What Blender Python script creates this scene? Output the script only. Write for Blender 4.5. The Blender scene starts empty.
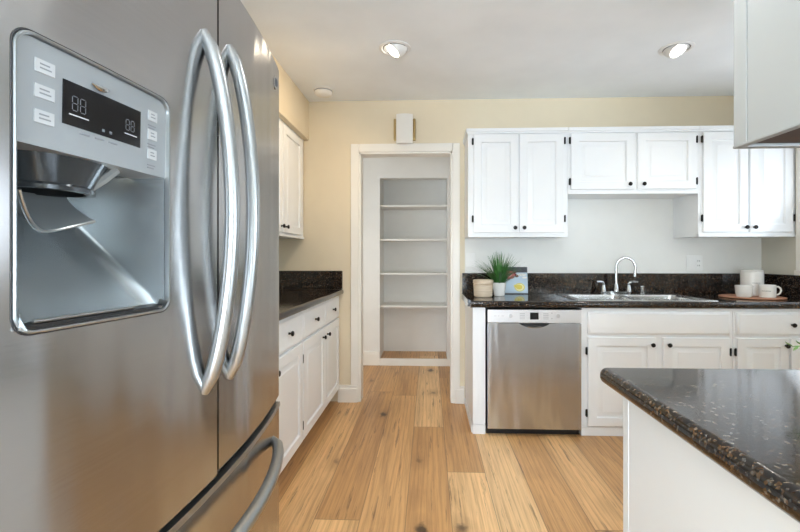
import bpy, bmesh, math, random
from mathutils import Vector, Matrix
C = bpy.context.scene.collection
SC = bpy.context.scene
PI = math.pi
random.seed(7)

# ------------------------------------------------------------------ camera
FPX, PX, PY, YAW, CAMZ = 435.0, 412.0, 257.0, 0.039, 1.174
cd = bpy.data.cameras.new('camera'); cam = bpy.data.objects.new('camera', cd); C.objects.link(cam)
cam.location = (0, 0, CAMZ)
cam.rotation_euler = (PI/2, 0, YAW)
cd.sensor_width = 36.0; cd.lens = FPX/800*36
cd.shift_x = (400-PX)/800; cd.shift_y = (PY-266)/800
cd.clip_start = 0.02
SC.camera = cam
# ------------------------------------------------------------------ light
SC.view_settings.view_transform = 'Standard'
SC.view_settings.look = 'None'
SC.view_settings.gamma = 1.0
SC.view_settings.use_curve_mapping = False
SC.view_settings.exposure = 0.72
SC.cycles.use_denoising = True
SC.cycles.max_bounces = 10
SC.cycles.diffuse_bounces = 6
SC.cycles.sample_clamp_indirect = 4.0
w = bpy.data.worlds.new('World'); SC.world = w; w.use_nodes = True
bg = w.node_tree.nodes['Background']; bg.inputs[0].default_value = (0.80, 0.90, 1.0, 1); bg.inputs[1].default_value = 1.2

def area(name, loc, aim, sx, sy, watts, col):
    ld = bpy.data.lights.new(name, 'AREA'); ld.shape = 'RECTANGLE'; ld.size = sx; ld.size_y = sy
    ld.energy = watts; ld.color = col
    o = bpy.data.objects.new(name, ld); C.objects.link(o); o.location = loc
    o.rotation_euler = Vector(aim).to_track_quat('-Z', 'Y').to_euler()
    return o
area('daylight_kitchen_window', (2.56, 2.50, 1.55), (-1, 0, 0.6), 1.15, 0.90, 3.5, (0.80, 0.90, 1.0))
area('daylight_patio_door', (-0.42, -2.53, 1.10), (0.12, 1, 1.0), 1.35, 2.0, 132, (0.75, 0.88, 1.0))
area('daylight_dining_window', (2.56, -0.9, 1.45), (-1, 0, 1.5), 1.6, 1.1, 64, (0.75, 0.88, 1.0))
area('daylight_hall', (-1.66, 4.05, 1.30), (1, 0.4, 0.05), 0.7, 1.9, 9.5, (0.88, 0.94, 1.0))

def spot(name, loc, aim, watts, col, ang=110, blend=0.8, r=0.04):
    ld = bpy.data.lights.new(name, 'SPOT'); ld.energy = watts; ld.color = col
    ld.spot_size = math.radians(ang); ld.spot_blend = blend; ld.shadow_soft_size = r
    o = bpy.data.objects.new(name, ld); C.objects.link(o); o.location = loc
    o.rotation_euler = Vector(aim).to_track_quat('-Z', 'Y').to_euler()
    return o

# ------------------------------------------------------------------ materials
def mat(name, col, rough=0.5, metal=0.0, **kw):
    m = bpy.data.materials.new(name); m.use_nodes = True
    b = m.node_tree.nodes['Principled BSDF']
    b.inputs['Base Color'].default_value = (*col, 1); b.inputs['Roughness'].default_value = rough
    b.inputs['Metallic'].default_value = metal
    for k, v in kw.items(): b.inputs[k.replace('_', ' ')].default_value = v
    return m
class NT:
    def __init__(s, m): s.t = m.node_tree; s.b = s.t.nodes['Principled BSDF']
    def n(s, typ, **kw):
        nd = s.t.nodes.new(typ)
        for k, v in kw.items():
            if hasattr(nd, k): setattr(nd, k, v)
        return nd
    def l(s, a, b): s.t.links.new(a, b)
    def pos(s, scale=(1, 1, 1)):
        g = s.n('ShaderNodeNewGeometry'); mp = s.n('ShaderNodeMapping'); mp.inputs['Scale'].default_value = scale
        s.l(g.outputs['Position'], mp.inputs['Vector']); return mp.outputs[0]
    def noise(s, vec, scale, detail=4, rough=0.55):
        nd = s.n('ShaderNodeTexNoise'); nd.inputs['Scale'].default_value = scale; nd.inputs['Detail'].default_value = detail
        nd.inputs['Roughness'].default_value = rough; s.l(vec, nd.inputs['Vector']); return nd.outputs['Fac']
    def ramp(s, fac, stops, interp='LINEAR'):
        r = s.n('ShaderNodeValToRGB'); r.color_ramp.interpolation = interp
        e = r.color_ramp.elements
        while len(e) < len(stops): e.new(0.5)
        for i, (p, c) in enumerate(stops): e[i].position = p; e[i].color = (*c, 1)
        s.l(fac, r.inputs[0]); return r.outputs[0]
    def mix(s, fac, a, b, mode='MIX'):
        m = s.n('ShaderNodeMix', data_type='RGBA', blend_type=mode)
        for sock, v in ((m.inputs[0], fac), (m.inputs[6], a), (m.inputs[7], b)):
            if isinstance(v, (int, float)): sock.default_value = v
            elif isinstance(v, tuple): sock.default_value = (*v, 1)
            else: s.l(v, sock)
        return m.outputs[2]
    def math(s, op, a, b=0.0, c=0.0):
        m = s.n('ShaderNodeMath', operation=op)
        for i, v in enumerate((a, b, c)):
            if isinstance(v, (int, float)): m.inputs[i].default_value = v
            else: s.l(v, m.inputs[i])
        return m.outputs[0]
    def bump(s, h, strength=0.2, dist=0.01):
        b = s.n('ShaderNodeBump'); b.inputs['Strength'].default_value = strength; b.inputs['Distance'].default_value = dist
        s.l(h, b.inputs['Height']); s.l(b.outputs[0], s.b.inputs['Normal'])

def paint(name, col, rough=0.6, tex=0.0, var=0.03):
    m = mat(name, col, rough); t = NT(m)
    p = t.pos()
    f = t.noise(p, 3.0, 3)
    lo = tuple(c*(1-var) for c in col); hi = tuple(min(1, c*(1+var)) for c in col)
    t.l(t.ramp(f, [(0.3, lo), (0.7, hi)]), t.b.inputs['Base Color'])
    if tex: t.bump(t.noise(p, 90, 3), tex, 0.004)
    return m
M = {}
M['wall'] = paint('wall_paint_beige', (0.76, 0.665, 0.50), 0.62, 0.15)
M['daylit'] = paint('wall_paint_painted_daylight', (0.80, 0.80, 0.77), 0.45, 0.1)  # beige wall tone with the window daylight put into its colour
M['greige'] = paint('wall_paint_greige', (0.66, 0.63, 0.54), 0.6, 0.15)
M['hall'] = paint('hall_paint_white', (0.80, 0.79, 0.76), 0.6, 0.1)
M['ceil'] = paint('ceiling_paint', (0.87, 0.90, 0.925), 0.75, 0.2)
M['trim'] = paint('trim_white_gloss', (0.86, 0.83, 0.77), 0.35)
M['white'] = paint('cabinet_white_paint', (0.85, 0.866, 0.88), 0.32, 0.03, 0.015)
M['islw'] = paint('peninsula_white_paint', (0.80, 0.84, 0.88), 0.4, 0.03, 0.015)
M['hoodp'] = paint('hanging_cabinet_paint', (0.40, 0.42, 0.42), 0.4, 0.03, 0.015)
M['bronze'] = mat('knob_dark_bronze', (0.015, 0.013, 0.012), 0.3, 0.7)
M['hinge'] = mat('hinge_black', (0.012, 0.011, 0.010), 0.4, 0.6)
M['black'] = mat('black_plastic', (0.010, 0.010, 0.011), 0.35)
M['gap'] = mat('gasket_dark', (0.02, 0.02, 0.022), 0.7)
M['chrome'] = mat('chrome', (0.50, 0.51, 0.52), 0.10, 1.0)
M['plate'] = mat('switch_plate_white', (0.85, 0.85, 0.83), 0.35)
M['brass'] = mat('aged_brass', (0.50, 0.36, 0.16), 0.35, 0.8)
M['glass'] = mat('window_glass', (1, 1, 1), 0.0, 0.0, Transmission_Weight=1.0, IOR=1.05)
M['screen'] = mat('display_glass', (0.006, 0.006, 0.008), 0.12)
M['label'] = mat('button_pale', (0.46, 0.48, 0.50), 0.4)
M['ink'] = mat('button_lettering_grey', (0.22, 0.23, 0.25), 0.5)
M['segment'] = mat('display_segment', (0.11, 0.12, 0.135), 0.4)
M['ceramic'] = mat('white_ceramic', (0.80, 0.78, 0.74), 0.25)
M['lampwhite'] = mat('lamp_trim_white', (0.85, 0.85, 0.84), 0.4)
M['plasticw'] = mat('white_plastic', (0.82, 0.80, 0.76), 0.4)
M['leaf'] = mat('grass_blade', (0.05, 0.17, 0.035), 0.45)
M['leafpale'] = mat('sprig_leaf', (0.16, 0.30, 0.09), 0.5)
M['soil'] = mat('potting_soil', (0.03, 0.02, 0.015), 0.9)
M['cooknavy'] = mat('book_band_dark', (0.05, 0.05, 0.06), 0.4)
M['cookblue'] = paint('book_cover_blue', (0.42, 0.52, 0.60), 0.35, 0, 0.25)
M['petal'] = mat('printed_pink', (0.55, 0.16, 0.13), 0.4)
M['petalpale'] = mat('printed_peach', (0.75, 0.45, 0.36), 0.4)
M['berry'] = mat('printed_crimson', (0.16, 0.02, 0.03), 0.4)
M['lemon'] = mat('printed_yellow', (0.75, 0.62, 0.10), 0.4)
M['lemonpale'] = mat('printed_pale_yellow', (0.85, 0.80, 0.50), 0.4)
M['paper'] = mat('book_pages', (0.75, 0.72, 0.64), 0.8)
M['text'] = mat('mug_lettering', (0.10, 0.10, 0.10), 0.5)

def emis(name, col, st):
    m = mat(name, (0.8, 0.8, 0.8)); b = m.node_tree.nodes['Principled BSDF']
    b.inputs['Emission Color'].default_value = (*col, 1); b.inputs['Emission Strength'].default_value = st
    return m
M['bulb'] = emis('lamp_face_warm', (1.0, 0.86, 0.66), 9.0)
M['bulb_cool'] = emis('lamp_face_soft', (1.0, 0.95, 0.88), 2.2)

def steel(name, col, rough, tangent, grain, aniso=0.75, var=0.10, wave=None):
    m = mat(name, col, rough, 1.0); t = NT(m)
    p = t.pos(grain)
    f = t.noise(p, 1.0, 3, 0.6)
    t.l(t.ramp(f, [(0.3, tuple(c*(1-var) for c in col)), (0.7, tuple(min(1, c*(1+var)) for c in col))]), t.b.inputs['Base Color'])
    r = t.n('ShaderNodeMapRange'); r.inputs[3].default_value = rough*0.85; r.inputs[4].default_value = rough*1.15
    t.l(f, r.inputs[0]); t.l(r.outputs[0], t.b.inputs['Roughness'])
    if wave: t.bump(t.noise(t.pos(wave), 1.0, 2, 0.5), 0.6, 0.018)
    if tangent:
        t.b.inputs['Anisotropic'].default_value = aniso
        cx = t.n('ShaderNodeCombineXYZ')
        for i in range(3): cx.inputs[i].default_value = tangent[i]
        t.l(cx.outputs[0], t.b.inputs['Tangent'])
    return m
M['fridge'] = steel('brushed_steel_fridge', (0.45, 0.445, 0.445), 0.19, (0, 0, 1), (30, 2.5, 420), 0.6, 0.03, (1, 5, 0.6))
M['dwsteel'] = steel('brushed_steel_dishwasher', (0.58, 0.61, 0.65), 0.21, (0, 0, 1), (2.5, 30, 420), 0.6, 0.015, (7.5, 1, 0.8))
M['barsteel'] = steel('brushed_steel_handle', (0.40, 0.415, 0.42), 0.32, None, (700, 700, 8))
M['niche'] = mat('dispenser_niche_grey', (0.42, 0.46, 0.48), 0.27, 0.75)
M['panelgrey'] = mat('dispenser_panel_silver', (0.31, 0.335, 0.355), 0.38, 0.3)
M['bezel'] = mat('dispenser_bezel_bright', (0.40, 0.42, 0.43), 0.3, 1.0)
M['smoke'] = mat('dispenser_chute_grey', (0.045, 0.05, 0.055), 0.15, 0.3)
M['flap'] = mat('dispenser_paddle_grey', (0.45, 0.49, 0.51), 0.16, 0.6)
M['fridgeside'] = mat('fridge_case_grey', (0.12, 0.12, 0.125), 0.5)
M['sinksteel'] = steel('sink_steel', (0.66, 0.66, 0.65), 0.26, None, (200, 10, 60))

# granite: dark ground with brown crystals and pale flecks
def granite(name):
    m = mat(name, (0.02, 0.018, 0.016), 0.08); t = NT(m)
    p = t.pos()
    v = t.n('ShaderNodeTexVoronoi'); v.inputs['Scale'].default_value = 215; t.l(p, v.inputs['Vector'])
    sep = t.n('ShaderNodeSeparateColor'); t.l(v.outputs['Color'], sep.inputs[0])
    c1 = t.ramp(sep.outputs[0], [(0.0, (0.005, 0.005, 0.006)), (0.40, (0.011, 0.009, 0.008)), (0.60, (0.036, 0.018, 0.009)),
                                 (0.80, (0.095, 0.050, 0.022)), (0.945, (0.16, 0.13, 0.10))], 'CONSTANT')
    n1 = t.noise(p, 28, 5, 0.7)
    msk = t.ramp(n1, [(0.36, (0, 0, 0)), (0.56, (1, 1, 1))])
    c2 = t.mix(msk, (0.008, 0.008, 0.009), c1)
    v2 = t.n('ShaderNodeTexVoronoi'); v2.inputs['Scale'].default_value = 260; t.l(p, v2.inputs['Vector'])
    s2 = t.n('ShaderNodeSeparateColor'); t.l(v2.outputs['Color'], s2.inputs[0])
    fl = t.ramp(s2.outputs[1], [(0.0, (0, 0, 0)), (0.93, (1, 1, 1))], 'CONSTANT')
    c3 = t.mix(t.math('MULTIPLY', fl, 0.6), c2, (0.10, 0.095, 0.09))
    t.l(c3, t.b.inputs['Base Color'])
    t.bump(t.noise(t.pos((1, 1, 1)), 130, 3), 0.06, 0.002)
    return m
M['granite'] = granite('granite_dark_brown')

# oak planks along +Y
def oak(name):
    m = mat(name, (0.5, 0.3, 0.14), 0.38); t = NT(m)
    g = t.n('ShaderNodeNewGeometry'); s = t.n('ShaderNodeSeparateXYZ'); t.l(g.outputs['Position'], s.inputs[0])
    W, L = 0.2045, 1.85
    xi = t.math('DIVIDE', t.math('ADD', s.outputs[0], 0.513+W*40), W)
    ix = t.math('FLOOR', xi); fx = t.math('FRACT', xi)
    wn = t.n('ShaderNodeTexWhiteNoise', noise_dimensions='1D'); t.l(ix, wn.inputs['W'])
    yi = t.math('ADD', t.math('DIVIDE', t.math('ADD', s.outputs[1], 20.0), L), wn.outputs['Value'])
    iy = t.math('FLOOR', yi); fy = t.math('FRACT', yi)
    cm = t.n('ShaderNodeCombineXYZ'); t.l(ix, cm.inputs[0]); t.l(iy, cm.inputs[1])
    w2 = t.n('ShaderNodeTexWhiteNoise', noise_dimensions='2D'); t.l(cm.outputs[0], w2.inputs['Vector'])
    pr = w2.outputs['Value']
    # board-local coordinates, shifted per board
    vx = t.math('ADD', s.outputs[0], t.math('MULTIPLY', pr, 37.0))
    cv = t.n('ShaderNodeCombineXYZ'); t.l(vx, cv.inputs[0]); t.l(s.outputs[1], cv.inputs[1]); t.l(t.math('MULTIPLY', pr, 11.0), cv.inputs[2])
    def mp(sc):
        q = t.n('ShaderNodeMapping'); q.inputs['Scale'].default_value = sc; t.l(cv.outputs[0], q.inputs['Vector']); return q.outputs[0]
    base = t.ramp(pr, [(0.0, (0.53, 0.285, 0.110)), (0.35, (0.66, 0.375, 0.155)), (0.7, (0.78, 0.475, 0.215)), (1.0, (0.86, 0.57, 0.285))])
    broad = t.noise(mp((9, 0.8, 1)), 1.0, 4, 0.6)
    c = t.mix(0.55, base, t.ramp(broad, [(0.3, (0.50, 0.43, 0.36)), (0.5, (0.92, 0.91, 0.90)), (0.72, (1.22, 1.20, 1.15))]), 'MULTIPLY')
    fine = t.noise(mp((150, 3.5, 1)), 1.0, 4, 0.65)
    c = t.mix(0.45, c, t.ramp(fine, [(0.34, (0.56, 0.47, 0.38)), (0.55, (1.04, 1.04, 1.04))]), 'MULTIPLY')
    # cathedral figure
    wv = t.n('ShaderNodeTexWave', wave_type='BANDS', bands_direction='X'); wv.inputs['Scale'].default_value = 1.0
    wv.inputs['Distortion'].default_value = 9.0; wv.inputs['Detail'].default_value = 2.0; wv.inputs['Detail Scale'].default_value = 0.7
    t.l(mp((11, 0.9, 1)), wv.inputs['Vector'])
    c = t.mix(0.28, c, t.ramp(wv.outputs['Fac'], [(0.0, (0.55, 0.45, 0.36)), (0.45, (1, 1, 1))]), 'MULTIPLY')
    # knots
    vk = t.n('ShaderNodeTexVoronoi'); vk.inputs['Scale'].default_value = 1.0
    wob = t.noise(mp((25, 25, 1)), 1.0, 3)
    vq = t.n('ShaderNodeVectorMath', operation='ADD'); t.l(mp((4.6, 2.4, 1)), vq.inputs[0])
    ws = t.n('ShaderNodeCombineXYZ'); t.l(t.math('MULTIPLY', wob, 0.20), ws.inputs[0]); t.l(t.math('MULTIPLY', wob, 0.16), ws.inputs[1])
    t.l(ws.outputs[0], vq.inputs[1]); t.l(vq.outputs[0], vk.inputs['Vector'])
    sk = t.n('ShaderNodeSeparateColor'); t.l(vk.outputs['Color'], sk.inputs[0])
    on = t.math('GREATER_THAN', sk.outputs[0], 0.36)
    kd = t.math('MULTIPLY', t.ramp(vk.outputs['Distance'], [(0.07, (1, 1, 1)), (0.15, (0, 0, 0))]), on)
    halo = t.math('MULTIPLY', t.ramp(vk.outputs['Distance'], [(0.05, (1, 1, 1)), (0.34, (0, 0, 0))]), on)
    c = t.mix(t.math('MULTIPLY', halo, 0.42), c, (0.24, 0.115, 0.045))
    c = t.mix(t.math('MULTIPLY', kd, 0.9), c, (0.05, 0.025, 0.012))
    # fine dark checks along the grain
    ck = t.noise(mp((45, 2.2, 1)), 1.0, 5, 0.7)
    c = t.mix(t.math('MULTIPLY', t.ramp(ck, [(0.585, (0, 0, 0)), (0.66, (1, 1, 1))]), 0.7), c, (0.14, 0.07, 0.03))
    # seams
    ex = t.math('MINIMUM', fx, t.math('SUBTRACT', 1.0, fx)); ey = t.math('MINIMUM', fy, t.math('SUBTRACT', 1.0, fy))
    sx = t.math('LESS_THAN', ex, 0.010); sy = t.math('LESS_THAN', ey, 0.0012)
    seam = t.math('MAXIMUM', sx, sy)
    c = t.mix(t.math('MULTIPLY', seam, 0.55), c, (0.12, 0.065, 0.03))
    t.l(c, t.b.inputs['Base Color'])
    r = t.n('ShaderNodeMapRange'); r.inputs[3].default_value = 0.30; r.inputs[4].default_value = 0.48; t.l(fine, r.inputs[0]); t.l(r.outputs[0], t.b.inputs['Roughness'])
    t.bump(t.math('SUBTRACT', fine, t.math('MULTIPLY', seam, 1.5)), 0.12, 0.003)
    return m
M['oak'] = oak('oak_plank_floor')
def lightwood(name, a, b):
    m = mat(name, a, 0.55); t = NT(m)
    f = t.noise(t.pos((8, 8, 120)), 1.0, 4); t.l(t.ramp(f, [(0.3, a), (0.7, b)]), t.b.inputs['Base Color']); return m
M['basket'] = lightwood('pale_woven_wood', (0.52, 0.40, 0.28), (0.72, 0.60, 0.46))
M['tray'] = lightwood('reddish_wood', (0.36, 0.16, 0.09), (0.50, 0.25, 0.14))
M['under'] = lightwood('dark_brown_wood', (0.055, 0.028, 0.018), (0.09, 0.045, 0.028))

# ------------------------------------------------------------------ mesh helpers
class MB:
    def __init__(s): s.bm = bmesh.new()
    def box(s, x0, x1, y0, y1, z0, z1, bev=0.0, seg=2):
        t = bmesh.new(); bmesh.ops.create_cube(t, size=1.0)
        for v in t.verts: v.co = Vector(((x0+x1)/2+v.co.x*(x1-x0), (y0+y1)/2+v.co.y*(y1-y0), (z0+z1)/2+v.co.z*(z1-z0)))
        if bev > 0: bmesh.ops.bevel(t, geom=t.edges[:], offset=bev, segments=seg, affect='EDGES', profile=0.5)
        return s.add(t)
    def add(s, t, mtx=None):
        if mtx is not None: bmesh.ops.transform(t, matrix=mtx, verts=t.verts[:])
        m = bpy.data.meshes.new('tmp'); t.to_mesh(m); t.free(); s.bm.from_mesh(m); bpy.data.meshes.remove(m); return s
    def rings(s, rings, cap0=True, cap1=True, closed=True):
        vs = [[s.bm.verts.new(p) for p in r] for r in rings]; n = len(vs[0])
        for a, b in zip(vs, vs[1:]):
            for i in range(n if closed else n-1):
                j = (i+1) % n
                try: s.bm.faces.new((a[i], a[j], b[j], b[i]))
                except ValueError: pass
        if cap0: s.bm.faces.new(vs[0][::-1])
        if cap1: s.bm.faces.new(vs[-1])
        return s
    def lathe(s, prof, o=(0, 0, 0), ax=(0, 0, 1), seg=24, caps=True):
        ax = Vector(ax).normalized(); q = ax.to_track_quat('Z', 'Y'); o = Vector(o)
        rr = [[o+q @ Vector((r*math.cos(2*PI*i/seg), r*math.sin(2*PI*i/seg), h)) for i in range(seg)] for r, h in prof]
        return s.rings(rr, caps, caps)
    def tube(s, pts, r, seg=12, flat=None):
        pts = [Vector(p) for p in pts]; rr = []; n = len(pts)
        up = Vector((0, 0, 1)); t0 = (pts[1]-pts[0]).normalized()
        if abs(t0.dot(up)) > 0.95: up = Vector((0, 1, 0))
        side = t0.cross(up).normalized()
        for i, p in enumerate(pts):
            t = (pts[min(i+1, n-1)]-pts[max(i-1, 0)]).normalized()
            side = (side - t*side.dot(t)).normalized(); u = side.cross(t)
            R = r[i] if isinstance(r, (list, tuple)) else r
            f = flat or (1, 1)
            rr.append([p+side*R*f[0]*math.cos(2*PI*k/seg)+u*R*f[1]*math.sin(2*PI*k/seg) for k in range(seg)])
        return s.rings(rr)
    def prism(s, poly, axis, a, b):
        def P(u, v, w): return {'x': (w, u, v), 'y': (u, w, v), 'z': (u, v, w)}[axis]
        return s.rings([[P(u, v, a) for u, v in poly], [P(u, v, b) for u, v in poly]])
    def done(s, name, m, parent=None, sharp=32, loc=None, kind=None, label=None):
        bm = s.bm; bmesh.ops.recalc_face_normals(bm, faces=bm.faces[:])
        for f in bm.faces: f.smooth = True
        th = math.radians(sharp)
        for e in bm.edges:
            e.smooth = not (len(e.link_faces) != 2 or e.calc_face_angle(0) > th)
        me = bpy.data.meshes.new(name); bm.to_mesh(me); bm.free()
        me.materials.append(m if not isinstance(m, str) else M[m])
        o = bpy.data.objects.new(name, me); C.objects.link(o)
        if parent: o.parent = parent
        wn = o.modifiers.new('face_weighted', 'WEIGHTED_NORMAL'); wn.keep_sharp = True; wn.weight = 90
        if loc: o.location = loc
        if kind: o['kind'] = kind
        if label: o['label'] = label
        return o
def thing(name, label, cat, loc=(0, 0, 0), rz=0.0, group=None):
    o = bpy.data.objects.new(name, None); C.objects.link(o); o.empty_display_size = 0.05
    o.location = loc; o.rotation_euler = (0, 0, rz)
    return tag(o, label, cat, group)
def tag(o, label, cat, group=None):
    o['label'] = label; o['category'] = cat
    if group: o['group'] = group
    return o
def struct(name, mb, m): return mb.done(name, m, kind='structure')

def panel_door(mb, x0, x1, z0, z1, yf, t=0.02, fw=0.055):
    """raised panel front; outward is -Y"""
    rr = []
    for ins, d in ((0, t), (0, .004), (.002, .001), (.006, 0), (fw, 0), (fw+.004, .012), (fw+.013, .0125), (fw+.036, .0035), (fw+.038, .0015), (fw+.042, .001)):
        rr.append([(x0+ins, yf+d, z0+ins), (x1-ins, yf+d, z0+ins), (x1-ins, yf+d, z1-ins), (x0+ins, yf+d, z1-ins)])
    return mb.rings(rr)
def slab_front(mb, x0, x1, z0, z1, yf, t=0.02):
    rr = []
    for ins, d in ((0, t), (0, .008), (.004, .005), (.010, .003), (.013, 0)):
        rr.append([(x0+ins, yf+d, z0+ins), (x1-ins, yf+d, z0+ins), (x1-ins, yf+d, z1-ins), (x0+ins, yf+d, z1-ins)])
    return mb.rings(rr)
def knob(parent, x, y, z, ax=(0, -1, 0)):
    MB().lathe([(.0065, 0), (.0065, .004), (.005, .007), (.005, .012), (.0125, .016), (.0145, .021), (.012, .026), (.005, .0285)],
               (x, y, z), ax, 16).done('knob', 'bronze', parent)
def hinge(parent, x, y, z, h=0.052):
    MB().lathe([(.003, 0), (.0055, .004), (.0055, h-.004), (.003, h)], (x, y-.004, z-h/2), (0, 0, 1), 10).box(x-.007, x+.007, y-.001, y+.002, z-h*.42, z+h*.42).done('hinge', 'hinge', parent)
def door(parent, x0, x1, z0, z1, yf, kx, kz, hx=None, hz=(), fw=0.055):
    d = panel_door(MB(), x0, x1, z0, z1, yf, fw=fw).done('door', 'white', parent)
    if kx is not None: knob(d, kx, yf, kz)
    for z in (hz if hx is not None else ()): hinge(d, hx, yf+.008, z)
    return d
def drawer(parent, x0, x1, z0, z1, yf, kx=None, kz=None, name='drawer'):
    d = slab_front(MB(), x0, x1, z0, z1, yf).done(name, 'white', parent)
    if kx is not None: knob(d, kx, yf, kz)
    return d

# ------------------------------------------------------------------ room shell
D = 3.51; XL = -1.33; XR = 2.60; YR = -2.60; H = 2.44
struct('floor', MB().box(-1.75, XR+.12, YR-.12, 4.71, -0.08, 0.0), 'oak')
struct('ceiling', MB().box(-1.75, XR+.12, YR-.12, 5.25, H, H+0.1), 'ceil')
DX0, DX1, DZ = -0.566, 0.189, 2.022
mb = MB(); mb.box(XL-.12, DX0, D, D+.12, 0, H); mb.box(DX1, XR+.12, D, D+.12, 0, H); mb.box(DX0, DX1, D, D+.12, DZ, H)
struct('wall_back', mb, 'wall')
# daylight on the beige wall, painted in as a paler sheet above the worktop
struct('wall_back_painted_daylight', MB().box(0.288, XR-.001, D-.003, D, 1.0, 2.0), 'daylit')
mb = MB(); mb.box(XL-.12, XL, YR-.12, D, 0, H); mb.box(XL, -0.979, 0.2, D, 2.125, H)
struct('wall_left', mb, 'wall')
# right wall with two window openings
mb = MB(); W1 = (1.92, 3.10, 1.08, 2.02); W2 = (-1.75, -0.05, 0.85, 2.05)
mb.box(XR, XR+.12, YR-.12, W2[0], 0, H); mb.box(XR, XR+.12, W2[1], W1[0], 0, H); mb.box(XR, XR+.12, W1[1], D, 0, H)
for a in (W1, W2): mb.box(XR, XR+.12, a[0], a[1], 0, a[2]); mb.box(XR, XR+.12, a[0], a[1], a[3], H)
struct('wall_right', mb, 'greige')
mb = MB(); RX = (-1.15, 0.30)
mb.box(XL-.12, RX[0], YR-.12, YR, 0, H); mb.box(RX[1], XR+.12, YR-.12, YR, 0, H); mb.box(RX[0], RX[1], YR-.12, YR, 2.12, H)
struct('wall_rear', mb, 'greige')
def window(name, mbf, mbg):
    f = mbf.done(name, 'trim', kind='structure'); mbg.done('pane', 'glass', f); return f
def side_window(name, a):
    y0, y1, z0, z1 = a; f = MB(); c = .07
    f.box(XR-.018, XR, y0-c, y0, z0-c*.5, z1+c, .004); f.box(XR-.018, XR, y1, y1+c, z0-c*.5, z1+c, .004)
    f.box(XR-.018, XR, y0, y1, z1, z1+c, .004); f.box(XR-.03, XR, y0-c, y1+c, z0-.035, z0, .004)
    for p in (y0, y1-.04, (y0+y1)/2-.02): f.box(XR+.04, XR+.08, p, p+.04, z0, z1)
    f.box(XR+.04, XR+.08, y0, y1, z0, z0+.04); f.box(XR+.04, XR+.08, y0, y1, z1-.04, z1)
    g = MB().box(XR+.057, XR+.061, y0+.02, y1-.02, z0+.02, z1-.02)
    window(name, f, g)
side_window('window_1', W1); side_window('window_2', W2)
f = MB(); g = MB()
for p in (RX[0], RX[1]-.06, (RX[0]+RX[1])/2-.03): f.box(p, p+.06, YR-.09, YR-.03, 0, 2.12)
f.box(RX[0], RX[1], YR-.09, YR-.03, 2.05, 2.12); f.box(RX[0], RX[1], YR-.09, YR-.03, 0, .06)
g.box(RX[0]+.03, RX[1]-.03, YR-.062, YR-.058, .03, 2.08)
o = f.done('door_1', 'trim', kind='structure'); g.done('pane', 'glass', o)
# hall beyond the doorway
HY = 4.70; CX0, CX1, CZ = -0.532, 0.196, 2.03
mb = MB(); mb.box(-1.75, CX0, HY, HY+.12, 0, H); mb.box(CX1, 0.72, HY, HY+.12, 0, H); mb.box(CX0, CX1, HY, HY+.12, CZ, H)
mb.box(CX0-.02, CX0, HY+.12, 5.13, 0, 2.2); mb.box(CX1, CX1+.02, HY+.12, 5.13, 0, 2.2); mb.box(CX0, CX1, 5.09, 5.13, 0, 2.2)
mb.box(CX0, CX1, HY+.12, 5.09, 2.10, 2.2); mb.box(CX0, CX1, HY+.005, 5.09, 0, 0.055)
struct('wall_hall_back', mb, 'hall')
struct('wall_hall_left', MB().box(-1.75, -1.69, D+.12, HY, 0, H), 'hall')
struct('wall_hall_right', MB().box(0.60, 0.72, D+.12, HY, 0, H), 'hall')
struct('floor_closet', MB().box(CX0, CX1, HY+.02, 5.09, 0.055, 0.071), 'oak')
struct('trim_1', MB().box(CX0-.004, 0.6, HY-.018, HY+.02, 0, 0.074, .004), 'trim')
struct('baseboard_hall', MB().box(-1.69, CX0-.006, HY-.018, HY, 0, .125, .004).box(-1.69, CX0-.006, HY-.012, HY, .12, .15, .004), 'trim')
# door casing (mitred look) and jamb
mb = MB(); cw = 0.066
def casing(mb, x0, x1, z0, z1):
    mb.box(x0, x1, D-.018, D, z0, z1, .005)
mb.box(DX0-cw, DX0, D-.018, D, 0, DZ+cw, .005); mb.box(DX1, DX1+cw*.88, D-.018, D, 0, DZ+cw, .005); mb.box(DX0, DX1, D-.018, D, DZ, DZ+cw, .005)
mb.box(DX0-.001, DX0+.014, D-.004, D+.13, 0, DZ); mb.box(DX1-.014, DX1+.001, D-.004, D+.13, 0, DZ); mb.box(DX0, DX1, D-.004, D+.13, DZ-.014, DZ+.001)
struct('trim_2', mb, 'trim')
def bboard(name, x0, x1, y0, y1):
    return struct(name, MB().box(x0, x1, y0, y1, 0, .115, .004).box(x0, x1, y0+.005, y1, .11, .138, .004), 'trim')
bboard('baseboard_back_left', -0.735, DX0-.012, D-.028, D)
bboard('baseboard_back_right', DX1+.02, 0.284, D-.024, D)
struct('baseboard_right', MB().box(XR-.015, XR, W2[1], 1.2, 0, .12, .003), 'trim')
# bullnose shoe along the run's end panel
# ------------------------------------------------------------------ pantry shelves
heights = [1.742, 1.372, 1.0, 0.644]
words = ['topmost', 'second from the top', 'third from the top', 'lowest']
for z, wd in zip(heights, words):
    o = MB().box(CX0+.0005, CX1-.0005, HY+.03, 5.0895, z-.02, z, .002).done('pantry_shelf', 'hall')
    tag(o, 'white shelf fitted across the pantry closet beyond the doorway, %s of four' % wd, 'shelf', 'pantry closet shelves')

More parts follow.
